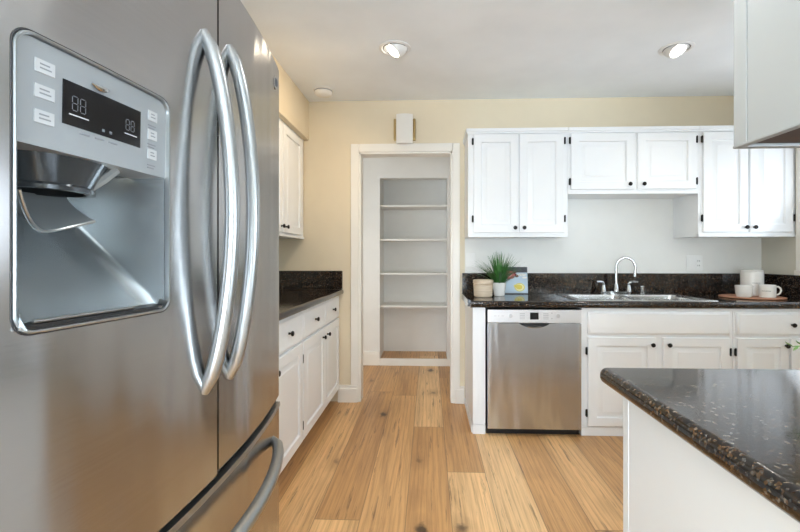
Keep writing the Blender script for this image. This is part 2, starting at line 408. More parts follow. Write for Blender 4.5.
# ------------------------------------------------------------------ left run (faces +X): local frame x->+Y, -y->+X
def left_frame(name, label, cat, group=None, x=-0.725):
    return thing(name, label, cat, (x, 0, 0), PI/2, group)
def left_base(y0, y1, fronts, label):
    t = left_frame('base_cabinet', label, 'cabinet')
    MB().box(y0, y1, .02, .604, .10, .872, .001).done('body', 'white', t)
    MB().box(y0, y1, .09, .602, 0, .10).done('toe_kick', 'white', t)
    for a, b, kx, hx in fronts:
        drawer(t, a, b, .692, .862, 0, (a+b)/2, .778)
        door(t, a, b, .112, .680, 0, kx, .625, hx, (.20, .585))
    return t
left_base(1.30, 3.506, [(1.31, 1.95, 1.90, None), (1.965, 2.482, 2.02, 2.489), (2.497, 3.005, 2.945, 2.489), (3.018, 3.498, 3.075, None)], 'white base cabinet with drawers over doors, between the refrigerator and the doorway')
o = MB().box(XL+.001, -0.69, 1.29, D-.001, .874, .912, .015, 4).done('countertop', 'granite')
tag(o, 'dark brown granite countertop on the left cabinets beside the refrigerator', 'countertop')
o = MB().box(XL+.001, -0.70, D-.021, D-.001, .9125, 1.062, .003).done('backsplash', 'granite')
tag(o, 'short dark granite upstand on the back wall behind the left countertop', 'backsplash')
# left wall cabinet
t = left_frame('wall_cabinet', 'white two-door wall cabinet under the beige soffit above the left countertop', 'cabinet', x=-1.0)
MB().box(2.02, 3.498, .02, .329, 1.322, 2.124, .001).done('body', 'white', t)
MB().box(2.02, 3.498, .012, .03, 1.318, 1.336, .003).done('light_rail', 'white', t)
door(t, 2.47, 2.945, 1.345, 2.095, 0, 2.91, 1.385); door(t, 2.965, 3.40, 1.345, 2.095, 0, 3.0, 1.385)
door(t, 2.03, 2.455, 1.345, 2.095, 0, None, 0)

# ------------------------------------------------------------------ right run base
YF = 2.90   # carcass face; fronts stand 2 cm proud
o = thing('end_panel', 'white upright end panel closing the cabinet run left of the dishwasher', 'panel')
MB().box(.290, .374, YF, D-.004, 0.062, .838, .002).done('panel', 'white', o)
MB().box(.290, .374, YF-.002, D-.026, 0.0, .060, .002).box(.282, .2899, YF+.02, D-.026, 0, .05, .003).done('base_strip', 'white', o)
# dishwasher
t = thing('dishwasher', 'stainless steel dishwasher with control strip under the right countertop', 'dishwasher', (.6875, 2.868, 0))
hw = .3035
MB().box(-hw+.004, hw-.004, .03, .60, .05, .830).done('tub', 'black', t)
MB().box(-hw-.004, hw, .05, .62, .0, .049).done('toe_kick', 'black', t)
mb = MB()   # door with scooped pocket under the strip
N = 28; zt, zb = .742, .048
rings = []
def dwy(x, z):
    y = 0.0
    k = max(0.0, 1-((x)/.085)**2)
    return y
front = [[], []]
mb.box(-hw, hw, 0.0, .03, zb, zt, .003)
dr = mb.done('door', 'dwsteel', t)
MB().box(-hw, hw, -.004, .03, zt+.002, .829, .004).done('control_strip', mat('dishwasher_strip_silver', (0.72, 0.72, 0.73), .32, .6), t)
# pocket handle: dark crescent
poly = [(-.098+.196*i/24, .7405) for i in range(25)]+[(.098-.196*i/24, .7405-.030*math.sqrt(max(0, 1-((.098-.196*i/24)/.098)**2))**1.6) for i in range(1, 24)]
MB().prism(poly, 'y', -.0015, .001).done('pocket_handle', 'black', dr)
p2 = [(-.045+.09*i/12, .727-.006*(1-((-.045+.09*i/12)/.045)**2)) for i in range(13)]
MB().tube([(x, -.003, z-.008) for x, z in p2], .004, 8).done('pull_lip', 'chrome', dr)
MB().box(-.029, .026, -.0052, -.0035, .766, .812).done('display', 'screen', t)
bgrey = mat('dishwasher_button_grey', (.50, .50, .51), .4)
for x0 in (-.096, .056):
    for r_ in range(4): MB().box(x0, x0+.034, -.0048, -.0038, .768+r_*.011, .774+r_*.011).done('button', bgrey, t)
for z in (.770, .805): MB().box(.107, .116, -.0048, -.0038, z, z+.007).done('button', bgrey, t)
for x in (-.155, .152):
    MB().lathe([(.013, 0), (.013, .002), (.010, .003)], (x, -.004, .79), (0, -1, 0), 20).done('button', mat('dishwasher_dial', (.55, .55, .56), .3, .5), t)
for i, L_ in enumerate((.016, .010, .018)): MB().box(-.262+i*.024, -.262+i*.024+L_, -.0045, -.0038, .787, .791).done('lettering', bgrey, t)

# sink base cabinet
t = thing('base_cabinet', 'white two-door sink cabinet with a false drawer front, right of the dishwasher', 'cabinet')
MB().box(1.0, 1.966, YF, YF+.02, .062, .838, .001).box(1.0, 1.018, YF+.02, D-.004, .062, .838).box(1.948, 1.966, YF+.02, D-.004, .062, .838).box(1.018, 1.948, YF+.02, D-.004, .062, .08).box(1.018, 1.948, D-.012, D-.004, .08, .838).done('body', 'white', t)
MB().box(1.0, 1.966, YF-.002, D-.004, 0, .060, .003).done('base_strip', 'white', t)
drawer(t, 1.038, 1.942, .668, .815, YF-.02, name='false_front')
door(t, 1.038, 1.474, .070, .650, YF-.02, 1.445, .605, 1.030, (.155, .56))
door(t, 1.518, 1.938, .070, .650, YF-.02, 1.550, .605, 1.946, (.155, .56))
t = thing('base_cabinet', 'white corner base cabinet with one wide drawer below the mugs on the tray', 'cabinet')
MB().box(1.968, XR-.002, YF, D-.004, .062, .838, .001).done('body', 'white', t)
MB().box(1.968, XR-.002, YF-.002, D-.004, 0, .060, .003).done('base_strip', 'white', t)
drawer(t, 1.985, 2.585, .668, .815, YF-.02, 2.325, .738)
door(t, 1.985, 2.310, .070, .650, YF-.02, 2.285, .605, 1.977, (.155, .56))
door(t, 2.322, 2.585, .070, .650, YF-.02, None, .605)

# right countertop with a sink cut-out
SX0, SX1, SY0, SY1 = 1.02, 1.84, 2.965, 3.375
mb = MB(); t0 = .840; t1 = .885; yf = 2.868
x0c, x1c = .262, XR-.001
# outline with clipped left front corner, sink hole by strips
rr = .02
def slab(mb, x0, x1, y0, y1): mb.box(x0, x1, y0, y1, t0, t1)
prof = [(yf+.02-.02*math.cos(a), t0+.0225+.0225*math.sin(a)) for a in [(-PI/2)+PI*i/8 for i in range(9)]]
front = prof+[(SY0, t1), (SY0, t0)]
mb.rings([[(x0c+.03 if k else x0c+.012, y if y < SY0 else y, z) for y, z in front] for k in (0, 1)]+[[(x1c, y, z) for y, z in front]])
slab(mb, x0c, SX0, SY0, D-.001); slab(mb, SX1, x1c, SY0, D-.001); slab(mb, SX0, SX1, SY1, D-.001)
o = mb.done('countertop', 'granite'); tag(o, 'long dark granite countertop over the dishwasher and sink cabinet', 'countertop')
o = MB().box(.266, XR-.023, D-.024, D-.0035, .8855, 1.046, .003).done('backsplash', 'granite')
tag(o, 'long dark granite upstand behind the sink on the back wall', 'backsplash')
o = MB().box(XR-.022, XR-.001, 2.87, D-.004, .8855, 1.046, .003).done('backsplash', 'granite')
tag(o, 'short dark granite upstand on the right wall beside the tray of mugs', 'backsplash')
# sink
t = thing('sink', 'stainless steel double bowl drop-in sink set in the granite under the faucet', 'sink', (1.43, 3.17, .885))
def rrect(x0, x1, y0, y1, r, z, n=5):
    out = []
    for cx, cy, a0 in ((x1-r, y1-r, 0), (x0+r, y1-r, PI/2), (x0+r, y0+r, PI), (x1-r, y0+r, 3*PI/2)):
        for i in range(n+1): a = a0+PI/2*i/n; out.append((cx+r*math.cos(a), cy+r*math.sin(a), z))
    return out
mb = MB(); bw = .36
# rim as ring around each bowl: outer edge ring + deck
for sx in (-1, 1):
    xa, xb = (-.400, -.012) if sx < 0 else (.012, .400)
    ox0, ox1 = (-.450, 0) if sx < 0 else (0, .450)
    oy0, oy1 = -.268, .254
    mb.rings([rrect(ox0, ox1, oy0, oy1, .004, .0008), rrect(ox0+.002, ox1-.002, oy0+.002, oy1-.002, .004, .005), rrect(xa, xb, -.195, .165, .05, .0045),
              ], False, False)
mb.done('rim', 'sinksteel', t)
for sx in (-1, 1):
    xa, xb = (-.400, -.012) if sx < 0 else (.012, .400)
    mb = MB()
    mb.rings([rrect(xa, xb, -.195, .165, .05, .0045), rrect(xa+.006, xb-.006, -.189, .159, .05, -.006), rrect(xa+.012, xb-.012, -.183, .153, .05, -.14), rrect(xa+.05, xb-.05, -.145, .115, .05, -.165)], False, True)
    b = mb.done('bowl', 'sinksteel', t)
    MB().lathe([(.045, 0), (.043, .003), (.03, .001), (.0, .0005)], ((xa+xb)/2, -.015, -.1645), (0, 0, 1), 20, False).done('drain', 'chrome', b)
# faucet
t = thing('faucet', 'chrome gooseneck kitchen faucet with two lever handles behind the sink', 'faucet', (1.43, 3.385, .8905))
MB().prism([(x*.115, y*.028) for x, y in [(math.cos(a)*(1 if abs(math.cos(a)) < .7 else 1.0), math.sin(a)) for a in [2*PI*i/24 for i in range(24)]]], 'z', 0, .022).done('base_plate', 'chrome', t)
pts = [(0, 0, .02), (0, 0, .08), (0, 0, .15), (0, 0, .20)]
ang = math.radians(-22)
R_ = .066
for i in range(1, 12):
    a = PI*i/11*1.08
    h = R_*(1-math.cos(a)); pts.append((h*math.cos(ang), h*math.sin(ang), .20+R_*1.2*math.sin(a)))
lx = pts[-1]; pts.append((lx[0]-.002, lx[1], lx[2]-.03))
MB().tube(pts, [.016, .0125, .011, .010]+[.0095]*11+[.0095], 14).lathe([(.022, .0), (.021, .02), (.016, .045), (.0125, .06)], (0, 0, .02), (0, 0, 1), 18).done('spout', 'chrome', t)
MB().tube([(lx[0]-.001, lx[1], lx[2]-.028), (lx[0]-.003, lx[1], lx[2]-.045)], .0115, 14).done('aerator', 'chrome', t)
for sx in (-1, 1):
    mb = MB().lathe([(.021, 0), (.019, .018), (.014, .04), (.012, .05)], (sx*.095, 0, .02), (0, 0, 1), 16)
    mb.tube([(sx*.095, 0, .064), (sx*.097, 0, .078), (sx*.105, -.005, .090), (sx*.125, -.012, .096), (sx*.155, -.022, .094)], [.012, .0125, .011, .009, .0075], 10)
    mb.done('handle', 'chrome', t)
o = MB().lathe([(.019, 0), (.019, .006), (.017, .008), (.017, .058), (.013, .064)], (1.625, 3.385, .8905), (0, 0, 1), 18).done('air_gap', 'chrome')
tag(o, 'small chrome air gap cap on the sink deck right of the faucet', 'sink fitting')

# ------------------------------------------------------------------ upper cabinets on the back wall
YU = 3.19
def upper(name, label, x0, x1, z0, doors, left_ret=False, right_side=False):
    t = thing(name, label, 'cabinet', group=None)
    MB().box(x0, x1, YU, D-.0035, z0, 2.095, .001).done('body', 'white', t)
    mb = MB(); xa = x0-.014 if left_ret else x0
    mb.box(xa, x1, YU-.022, D-.0035, 2.082, 2.108, .004); mb.box(xa+.006 if left_ret else x0, x1, YU-.013, D-.0035, 2.070, 2.084, .003)
    mb.done('cornice', 'white', t)
    MB().box(x0, x1, YU-.006, YU+.014, z0-.004, z0+.02, .003).done('light_rail', 'white', t)
    for a, b, kx, hx in doors:
        zb = z0+.029
        door(t, a, b, zb, 2.062, YU-.02, kx, zb+.034, hx, (zb+.10 if z0 < 1.5 else zb+.055, 2.068-.055))
    return t
upper('wall_cabinet', 'tall white two-door wall cabinet above the grass plant and dishwasher', .285, 1.003, 1.322,
      [(.325, .645, .620, .318), (.655, .972, .685, .979)], True)
upper('wall_cabinet', 'short white two-door wall cabinet above the sink and faucet', 1.004, 1.923, 1.632,
      [(1.023, 1.469, 1.432, 1.015), (1.492, 1.900, 1.53, 1.908)])
upper('wall_cabinet', 'tall white two-door wall cabinet in the right corner above the tray of mugs', 1.924, XR-.002, 1.322,
      [(1.952, 2.260, 2.240, 1.944), (2.274, 2.570, 2.298, 2.578)])

# ------------------------------------------------------------------ peninsula
t = thing('peninsula_cabinet', 'white panelled peninsula cabinet under the granite top at lower right', 'cabinet', (.482, 1.108, 0))
MB().box(.004, 1.3, -1.9, -.004, 0, .842, .001).done('body', 'islw', t)
MB().box(.003, .03, -.028, 0, 0, .842, .0007).done('corner_stile', 'islw', t)
o = MB().box(.447, 1.83, -.85, 1.172, .843, .885, .019, 5).done('countertop', 'granite')
tag(o, 'dark granite peninsula countertop with a rounded edge at lower right', 'countertop')
# cabinet hanging over it
t = thing('hanging_cabinet', 'pale grey cabinet hanging from the ceiling over the peninsula, at upper right', 'cabinet', (.752, 1.105, 1.448))
mb = MB(); zc = H-1.448
mb.box(.0015, .02, -1.3, -.0455, .0, zc-.001); mb.box(.02, 1.0, -.02, -.0005, 0, zc-.001); mb.box(.98, 1.0, -1.3, -.02, 0, zc-.001); mb.box(.02, .98, -1.3, -1.28, 0, zc-.001)
mb.box(.006, .02, -.046, -.042, 0, zc-.001)
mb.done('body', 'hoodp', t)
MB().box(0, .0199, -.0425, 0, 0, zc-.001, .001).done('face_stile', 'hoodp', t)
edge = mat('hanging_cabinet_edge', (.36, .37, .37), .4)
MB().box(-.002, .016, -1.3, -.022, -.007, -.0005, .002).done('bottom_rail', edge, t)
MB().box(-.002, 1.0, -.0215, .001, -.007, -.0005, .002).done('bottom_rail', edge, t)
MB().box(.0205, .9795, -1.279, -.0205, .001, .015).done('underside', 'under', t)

# ------------------------------------------------------------------ refrigerator (front faces +X)
FY0, FYM, FY1 = .365, .8205, 1.275
def fx(y): return -.405-.040*((y-.82)/.455)**2
t = thing('refrigerator', 'stainless steel french door refrigerator with ice dispenser filling the left side', 'refrigerator')
MB().box(XL+.03, -.63, FY0+.004, FY1-.004, .03, 1.725, .004).box(-.63, -.50, .70, FY1-.004, .03, 1.725).box(-.63, -.50, FY0+.004, .70, .03, 1.05).box(-.63, -.50, FY0+.004, .70, 1.45, 1.725).done('case', 'fridgeside', t)
MB().box(-.56, -.47, FY0+.02, FY1-.02, 0.0, .055).done('base_grille', 'black', t)
def curved(mb, ya, yb, za, zb, back=-.498, n=16, r=.008, hole=None):
    """door shell with bowed front; ring per station along z"""
    ys = [ya+(yb-ya)*i/n for i in range(n+1)]
    def sec(z, ins):
        fr = [(fx(y)-ins, min(max(y, ya+ins), yb-ins), z) for y in ys]
        return fr+[(back, yb-ins, z), (back, ya+ins, z)]
    mb.rings([sec(za, r), sec(za+r*.3, r*.35), sec(za+r, 0), sec(zb-r, 0), sec(zb-r*.3, r*.35), sec(zb, r)])
    return mb
# right (far) door
fd = curved(MB(), FYM+.003, FY1, .757, 1.735).done('door', 'fridge', t)
# left (near) door with an opening for the dispenser: grid of front quads minus hole
DY0, DY1, DZ0, DZ1 = .438, .668, 1.093, 1.416
mb = MB(); cr = .020
ya, yb, za, zb = FY0, FYM-.003, .757, 1.735
ysg = sorted(set([round(ya+(yb-ya)*i/14, 4) for i in range(15)]))
# opening outline (rounded) and outer outline joined by bridging with a triangulated fill
def outline(y0, y1, z0, z1, r, n=6, off=0.0):
    out = []
    for cy, cz, a0 in ((y1-r, z1-r, 0), (y0+r, z1-r, PI/2), (y0+r, z0+r, PI), (y1-r, z0+r, 3*PI/2)):
        for i in range(n+1): a = a0+PI/2*i/n; out.append((cy+r*math.cos(a), cz+r*math.sin(a)))
    return out
def dens(o_, step):
    res = []
    for i, p in enumerate(o_):
        q = o_[(i+1) % len(o_)]; d = math.dist(p, q); k = max(1, int(d/step))
        for j in range(k): res.append((p[0]+(q[0]-p[0])*j/k, p[1]+(q[1]-p[1])*j/k))
    return res
def front_sheet(mb, pts_poly_out, hole):
    bm = mb.bm
    def loop(pts): 
        vs = [bm.verts.new((fx(y), y, z)) for y, z in pts]
        return vs, [bm.edges.new((vs[i], vs[(i+1) % len(vs)])) for i in range(len(vs))]
    return loop(pts_poly_out), loop(hole)
# build as strips in y: for each column, split z range by the hole
hole_o = outline(DY0, DY1, DZ0, DZ1, cr)
cols = sorted(set([round(y, 5) for y, z in hole_o]+ysg))
def hole_z(y):
    if y < DY0-1e-6 or y > DY1+1e-6: return None
    d = 0.0
    if y < DY0+cr: d = cr-math.sqrt(max(0, cr*cr-(DY0+cr-y)**2))
    elif y > DY1-cr: d = cr-math.sqrt(max(0, cr*cr-(y-DY1+cr)**2))
    return DZ0+d, DZ1-d
bm = mb.bm; cache = {}
def V(y, z, x=None):
    k = (round(y, 5), round(z, 5), x)
    if k not in cache: cache[k] = bm.verts.new((fx(y) if x is None else x, y, z))
    return cache[k]
def F(*v):
    v = [a for i, a in enumerate(v) if a not in v[:i]]
    if len(v) > 2: bm.faces.new(v)
for a, b in zip(cols, cols[1:]):
    ha = hole_z(a); hb = hole_z(b)
    if a >= DY0-1e-5 and b <= DY1+1e-5:
        F(V(a, za), V(b, za), V(b, hb[0]), V(a, ha[0])); F(V(a, ha[1]), V(b, hb[1]), V(b, zb), V(a, zb))
    else:
        pts = [V(a, za), V(b, za)]
        if hb: pts += [V(b, hb[0]), V(b, hb[1])]
        pts += [V(b, zb), V(a, zb)]
        if ha: pts += [V(a, ha[1]), V(a, ha[0])]
        F(*pts)
for a, b in zip(cols, cols[1:]):
    F(V(b, za), V(a, za), V(a, za, -.498), V(b, za, -.498)); F(V(a, zb), V(b, zb), V(b, zb, -.498), V(a, zb, -.498))
for y in (ya, yb): F(V(y, za), V(y, zb), V(y, zb, -.498), V(y, za, -.498))
nd = mb.done('door', 'fridge', t)
# dispenser bezel ring
def bez(off, dx): return [(fx(min(max(y, DY0), DY1))+dx, y, z) for y, z in dens(outline(DY0-off, DY1+off, DZ0-off, DZ1+off, cr+off), .012)]
n0 = len(bez(0, 0))
def bezn(off, dx):
    base = dens(outline(DY0, DY1, DZ0, DZ1, cr), .012); cy, cz = (DY0+DY1)/2, (DZ0+DZ1)/2; out = []
    for y, z in base:
        sy = (y-cy)/((DY1-DY0)/2); sz = (z-cz)/((DZ1-DZ0)/2)
        y2 = y+off*max(-1, min(1, sy*1.02)); z2 = z+off*max(-1, min(1, sz*1.02)); out.append((fx(y2)+dx, y2, z2))
    return out
MB().rings([bezn(.0026, -.001), bezn(.0022, .002), bezn(.0008, .0028), bezn(-.0010, .002), bezn(-.002, -.012)], False, False).done('bezel', 'bezel', nd)
MB().rings([bezn(.0042, .0002), bezn(.0036, .0012), bezn(.0027, .0012), bezn(.0022, -.001)], False, False).done('bezel_shadow_gap', 'gap', nd)
# control panel (slightly recessed, bowed) from z 1.297 to the top
PZ = 1.297
mb = MB(); top = [(y, z) for y, z in outline(DY0+.002, DY1-.002, PZ-.1, DZ1-.002, cr-.002) if z > PZ]
top = sorted([p for p in top], key=lambda p: -p[0])
cols2 = [DY0+.002+(DY1-DY0-.004)*i/16 for i in range(17)]
extra = [p[0] for p in top]
cols2 = sorted(set(round(c, 5) for c in cols2+extra))
def topz(y):
    c = cr-.002; d = 0
    if y < DY0+.002+c: d = c-math.sqrt(max(0, c*c-(DY0+.002+c-y)**2))
    elif y > DY1-.002-c: d = c-math.sqrt(max(0, c*c-(y-(DY1-.002-c))**2))
    return DZ1-.002-d
mb.rings([[(fx(y)-.004, y, PZ) for y in cols2], [(fx(y)-.002, y, topz(y)) for y in cols2]], False, False, False)
mb.rings([[(fx(y)-.06, y, PZ) for y in cols2], [(fx(y)-.0041, y, PZ) for y in cols2]], False, False, False)
cp = mb.done('control_panel', 'panelgrey', nd)
def patch(y0, y1, z0, z1, dx=.0, n=4, th=.0012):
    def P(y, z): return fx(y)-.004+.002*(z-PZ)/(DZ1-PZ)+dx
    ys = [y0+(y1-y0)*i/n for i in range(n+1)]
    m_ = MB()
    def ring(z, ins): return [(P(y, z)+th, y, z) for y in ys]+[(P(y, z)-.001, y, z) for y in ys[::-1]]
    m_.rings([ring(z0, 0), ring(z1, 0)]); return m_
dsp = patch(.4925, .611, 1.331, 1.383).done('display', 'screen', cp)
def addp(dst, y0, y1, z0, z1, dx): 
    src = patch(y0, y1, z0, z1, dx, 1, .0003); m_ = bpy.data.meshes.new('t'); src.bm.to_mesh(m_); src.bm.free(); dst.bm.from_mesh(m_); bpy.data.meshes.remove(m_)
# faint seven-segment 88s with a bar under each
for (yy, zz, s) in ((.504, 1.350, 1.0), (.584, 1.350, .85)):
    seg = MB()
    for k in range(2):
        y = yy+k*.0105*s; w_, h_ = .007*s, .0085*s; e = .0008
        for r_ in range(3): addp(seg, y+e, y+w_-e, zz+r_*h_-e/2, zz+r_*h_+e/2, .0011)
        for r_ in range(2):
            for q in (0, w_): addp(seg, y+q-e/2, y+q+e/2, zz+r_*h_+e, zz+(r_+1)*h_-e, .0011)
    seg.done('digits', 'segment', dsp)
def mark(name, m_, par, *a):
    q_ = MB(); addp(q_, *a); return q_.done(name, m_, par)
mark('digit_bar', 'label', dsp, .500, .526, 1.3435, 1.3450, .0011); mark('digit_bar', 'label', dsp, .582, .604, 1.3440, 1.3453, .0011)
for i in range(3): mark('lettering', 'ink', cp, .515+i*.021, .515+i*.021+.013, 1.3245, 1.3262, .0010)
for y_ in (.5455, .557): mark('indicator', 'segment', dsp, y_, y_+.0035, 1.336, 1.3395, .0014)
for y0, y1, zz in ((.4605, .4825, (1.379, 1.351, 1.323)), (.6265, .6450, (1.377, 1.349, 1.320))):
    for z in zz:
        b = patch(y0, y1, z, z+.0145, .0).done('button', 'label', cp)
        seg = MB()
        for r_ in range(2): addp(seg, y0+.005, y1-.004-(.002*r_), z+.0045+r_*.0045, z+.0062+r_*.0045, .0011)
        seg.done('lettering', 'ink', b)
for z in (1.369, 1.341, 1.310):
    seg = MB(); addp(seg, .627, .643, z, z+.0014, .0004); addp(seg, .627, .640, z-.004, z-.0026, .0004)
    seg.done('lettering', 'ink', cp)
# small raised bright emblem over the display
mb = MB()
mb.tube([(fx(.528+.026*i/8)+.0005, .528+.026*i/8, 1.3915-.0025*math.sin(PI*i/8)) for i in range(9)], [.001+.0028*math.sin(PI*i/8) for i in range(9)], 10)
mb.done('emblem', 'chrome', cp)
# niche: steep ramp back, filleted into the side walls
mb = MB()
def backx(z):
    if z < 1.100: return -.436
    k = (z-1.096)/(1.216-1.096)
    if z <= 1.216: return -.440-.129*k
    k2 = (z-1.216)/(1.30-1.216); return -.569-.045*math.sin(k2*PI/2)
rings_ = []
for z in [1.096, 1.101, 1.12, 1.14, 1.16, 1.18, 1.20, 1.22, 1.24, 1.26, 1.28, 1.298]:
    bx = backx(z); fr = .024; y0n, y1n = DY0+.002, DY1-.003; row = []
    fr = .036; fr = min(fr, max(.004, (-.412-bx)*.8))
    xo0, xo1 = fx(y0n)-.004, fx(y1n)-.004
    for i in range(5): row.append((xo0+(bx+fr-xo0)*i/4 if bx+fr < xo0 else xo0, y0n, z))
    for i in range(1, 9): a = PI+PI/2*i/8; 
    for i in range(1, 9):
        a = PI/2*i/8; row.append((bx+fr-fr*math.sin(a), y0n+fr-fr*math.cos(a), z))
    for i in range(1, 6): row.append((bx, y0n+fr+(y1n-y0n-2*fr)*i/6, z))
    for i in range(0, 9):
        a = PI/2*i/8; row.append((bx+fr-fr*math.cos(a), y1n-fr+fr*math.sin(a), z))
    for i in range(1, 5): row.append((bx+fr+(xo1-bx-fr)*i/4, y1n, z))
    rings_.append(row)
mb.rings(rings_, False, False, False)
mb.done('dispenser_niche', 'niche', nd, 60)
# lower lip / drip tray of the niche
mb = MB(); cs = [DY0+.006+(DY1-DY0-.012)*i/12 for i in range(13)]
mb.rings([[(fx(y)-.003, y, 1.0945) for y in cs], [(fx(y)-.003, y, 1.100) for y in cs], [(fx(y)-.020, y, 1.102) for y in cs], [(fx(y)-.020, y, 1.0945) for y in cs]], False, False, False)
mb.done('drip_lip', 'black', nd)
MB().tube([(fx(y)-.006, y, 1.1025) for y in [.462+.14*i/8 for i in range(9)]], .0022, 8).done('drip_bar', 'bezel', nd)
# chute hanging from the ceiling of the niche
mb = MB()
def ell(cx, cy, rx, ry, z, tilt=0.0, n=24): return [(cx+rx*math.cos(2*PI*i/n), cy+ry*math.sin(2*PI*i/n), z+tilt*math.cos(2*PI*i/n)) for i in range(n)]
mb.rings([ell(-.490, .545, .058, .072, 1.300), ell(-.487, .540, .050, .060, 1.282), ell(-.484, .537, .042, .050, 1.264), ell(-.484, .537, .045, .053, 1.261), ell(-.484, .537, .045, .053, 1.256), ell(-.484, .537, .036, .044, 1.256), ell(-.487, .54, .036, .05, 1.29)], False, True)
mb.done('chute', 'smoke', nd)
mb = MB(); NU, NV = 18, 10; top_, bot_ = [], []
def pad(a, v):
    zb = 1.206+.045*((-.15-a)/.85)**2.2 if a < -.15 else 1.206+.018*((a+.15)/1.15)**1.3
    return Vector((-.507+.040*v**1.4-.012*(1-a*a), .534+.056*a, 1.2575+(zb-1.2575)*v))
gridv = [[pad(-1+2*i/NU, j/NV) for i in range(NU+1)] for j in range(NV+1)]
mb.rings([gridv[j]+[p+Vector((-.003, 0, -.002)) for p in gridv[j][::-1]] for j in range(NV+1)])
pp = mb.done('paddle', 'flap', nd, 40)
MB().tube([gridv[NV][i]+Vector((.0005, 0, 0)) for i in range(NU+1)], .0018, 8).done('paddle_edge', 'bezel', pp)
MB().tube([(-.462, .565, 1.262), (-.452, .585, 1.280), (-.442, .598, 1.297)], .007, 8).done('water_spout', 'flap', nd)
# freezer drawer
mb = curved(MB(), FY0, FY1, .06, .745)
dw = mb.done('freezer_drawer', 'fridge', t)
mb = MB(); cs = [FY0+(FY1-FY0)*i/20 for i in range(21)]
mb.rings([[(fx(y)+.0005, y, .731) for y in cs], [(fx(y)+.004, y, .735) for y in cs], [(fx(y)+.003, y, .7455) for y in cs], [(fx(y)-.012, y, .7465) for y in cs]], False, False, False)
mb.done('drawer_edge', 'barsteel', dw)
MB().box(-.497, -.452, FY0+.006, FY1-.006, .746, .756).done('gasket', 'gap', t)
MB().box(-.497, -.425, FYM-.0025, FYM+.0025, .76, 1.73).done('gasket', 'gap', t)
def bow(y, z0, z1, out, n=22):
    pts = []
    for i in range(n+1):
        u = i/n; s = math.sin(PI*u)**.62 if 0 < u < 1 else 0
        pts.append((fx(y)-.004+out*s, y, z0+(z1-z0)*u))
    return pts
MB().tube(bow(.772, .930, 1.580, .055), [.010]+[.0122]*21+[.010], 16, (1.0, 1.1)).done('handle', 'barsteel', nd)
MB().tube(bow(.870, .930, 1.600, .053), [.010]+[.0122]*21+[.010], 16, (1.0, 1.1)).done('handle', 'barsteel', fd)
pts = []
for i in range(23):
    u = i/22; y = .45+.74*u; s = math.sin(PI*u)**.5 if 0 < u < 1 else 0
    pts.append((fx(y)-.004+.062*s, y, .668))
MB().tube(pts, [.011]+[.014]*21+[.011], 16).done('handle', 'barsteel', dw)
mb = MB().lathe([(.019, 0), (.019, .002), (.017, .003)], (fx(1.216), 1.216, 1.668), (1, 0, 0.0), 24)
bd = mb.done('badge', 'chrome', fd)
mb = MB()
for k in (0, 1):   # looping ring mark inside the round badge
    mb.tube([(fx(1.216)+.0036, 1.216+(k-.5)*.007+.0045*math.cos(2*PI*i/14), 1.668+.010*math.sin(2*PI*i/14)) for i in range(15)], .0009, 6)
mb.done('badge_mark', 'ink', bd)

# ------------------------------------------------------------------ ceiling fittings
def eyeball(name, label, x, y, aim, face, rad=.075):
    t = thing(name, label, 'ceiling light', (x, y, H))
    MB().lathe([(rad+.022, 0), (rad+.021, -.004), (rad+.006, -.008), (rad, -.004), (rad-.004, 0)], (0, 0, -.0005), (0, 0, 1), 32, False).done('trim_ring', 'lampwhite', t)
    MB().lathe([(rad-.001, -.0015), (rad-.003, -.005), (rad-.006, -.005)], (0, 0, 0), (0, 0, 1), 32, False).done('shadow_ring', 'gap', t)
    a = Vector(aim).normalized(); R = rad-.006
    prof = [(R*math.sin(th), R*math.cos(th)) for th in [math.radians(d) for d in (115, 100, 85, 70, 58, 50)]]
    MB().lathe([(r, h-.015) for r, h in prof]+[(R*.70, R*.60-.015)], (0, 0, .004), a, 32, False).done('eyeball', 'lampwhite', t)
    MB().lathe([(R*.705, 0), (R*.5, .006), (0.001, .009)], Vector((0, 0, .004))+a*(R*.55-.015), a, 28).done('lamp', face, t)
    return t
eyeball('recessed_light', 'lit eyeball spotlight in the ceiling near the doorway, angled left', -.206, 2.63, (-.55, -.12, -.75), M['bulb'])
eyeball('recessed_light', 'eyeball spotlight in the ceiling above the sink side, at right', 1.50, 2.70, (.20, -.45, -.8), M['bulb_cool'])
spot('spot_doorway', (-.255, 2.61, H-.075), (-.55, .12, -.80), 17, (1.0, .78, .52), 150, 1.0)
struct('added_fill_disc', MB().lathe([(.095, 0), (.094, -.004), (.078, -.007), (.072, -.002), (.001, -.002)], (.55, 1.15, H-.0005), (0, 0, 1), 32, False), M['bulb_cool'])  # glowing disc added out of view to go with the fill spot
spot('spot_added_fill', (.55, 1.15, H-.03), (.05, .22, -1), 32, (.95, .98, 1.0), 150, 1.0, .07)  # fill lamp added to brighten the floor and lower cabinets
spot('spot_sink', (1.52, 2.65, H-.085), (.15, -.1, -1), 7, (1.0, .93, .82), 140, 1.0)
t = thing('smoke_detector', 'round white smoke detector on the ceiling near the back left corner', 'smoke detector', (-.80, 3.27, H))
MB().lathe([(.075, 0), (.075, -.008), (.071, -.010)], (0, 0, 0), (0, 0, 1), 32).done('base', 'plasticw', t)
MB().lathe([(.060, -.010), (.066, -.014), (.068, -.026), (.055, -.040), (.03, -.044), (.0, -.045)], (0, 0, 0), (0, 0, 1), 32, False).done('cover', 'plasticw', t)
MB().lathe([(.0675, -.010), (.0675, -.0145)], (0, 0, 0), (0, 0, 1), 32, False).done('vent_slot', 'ink', t)
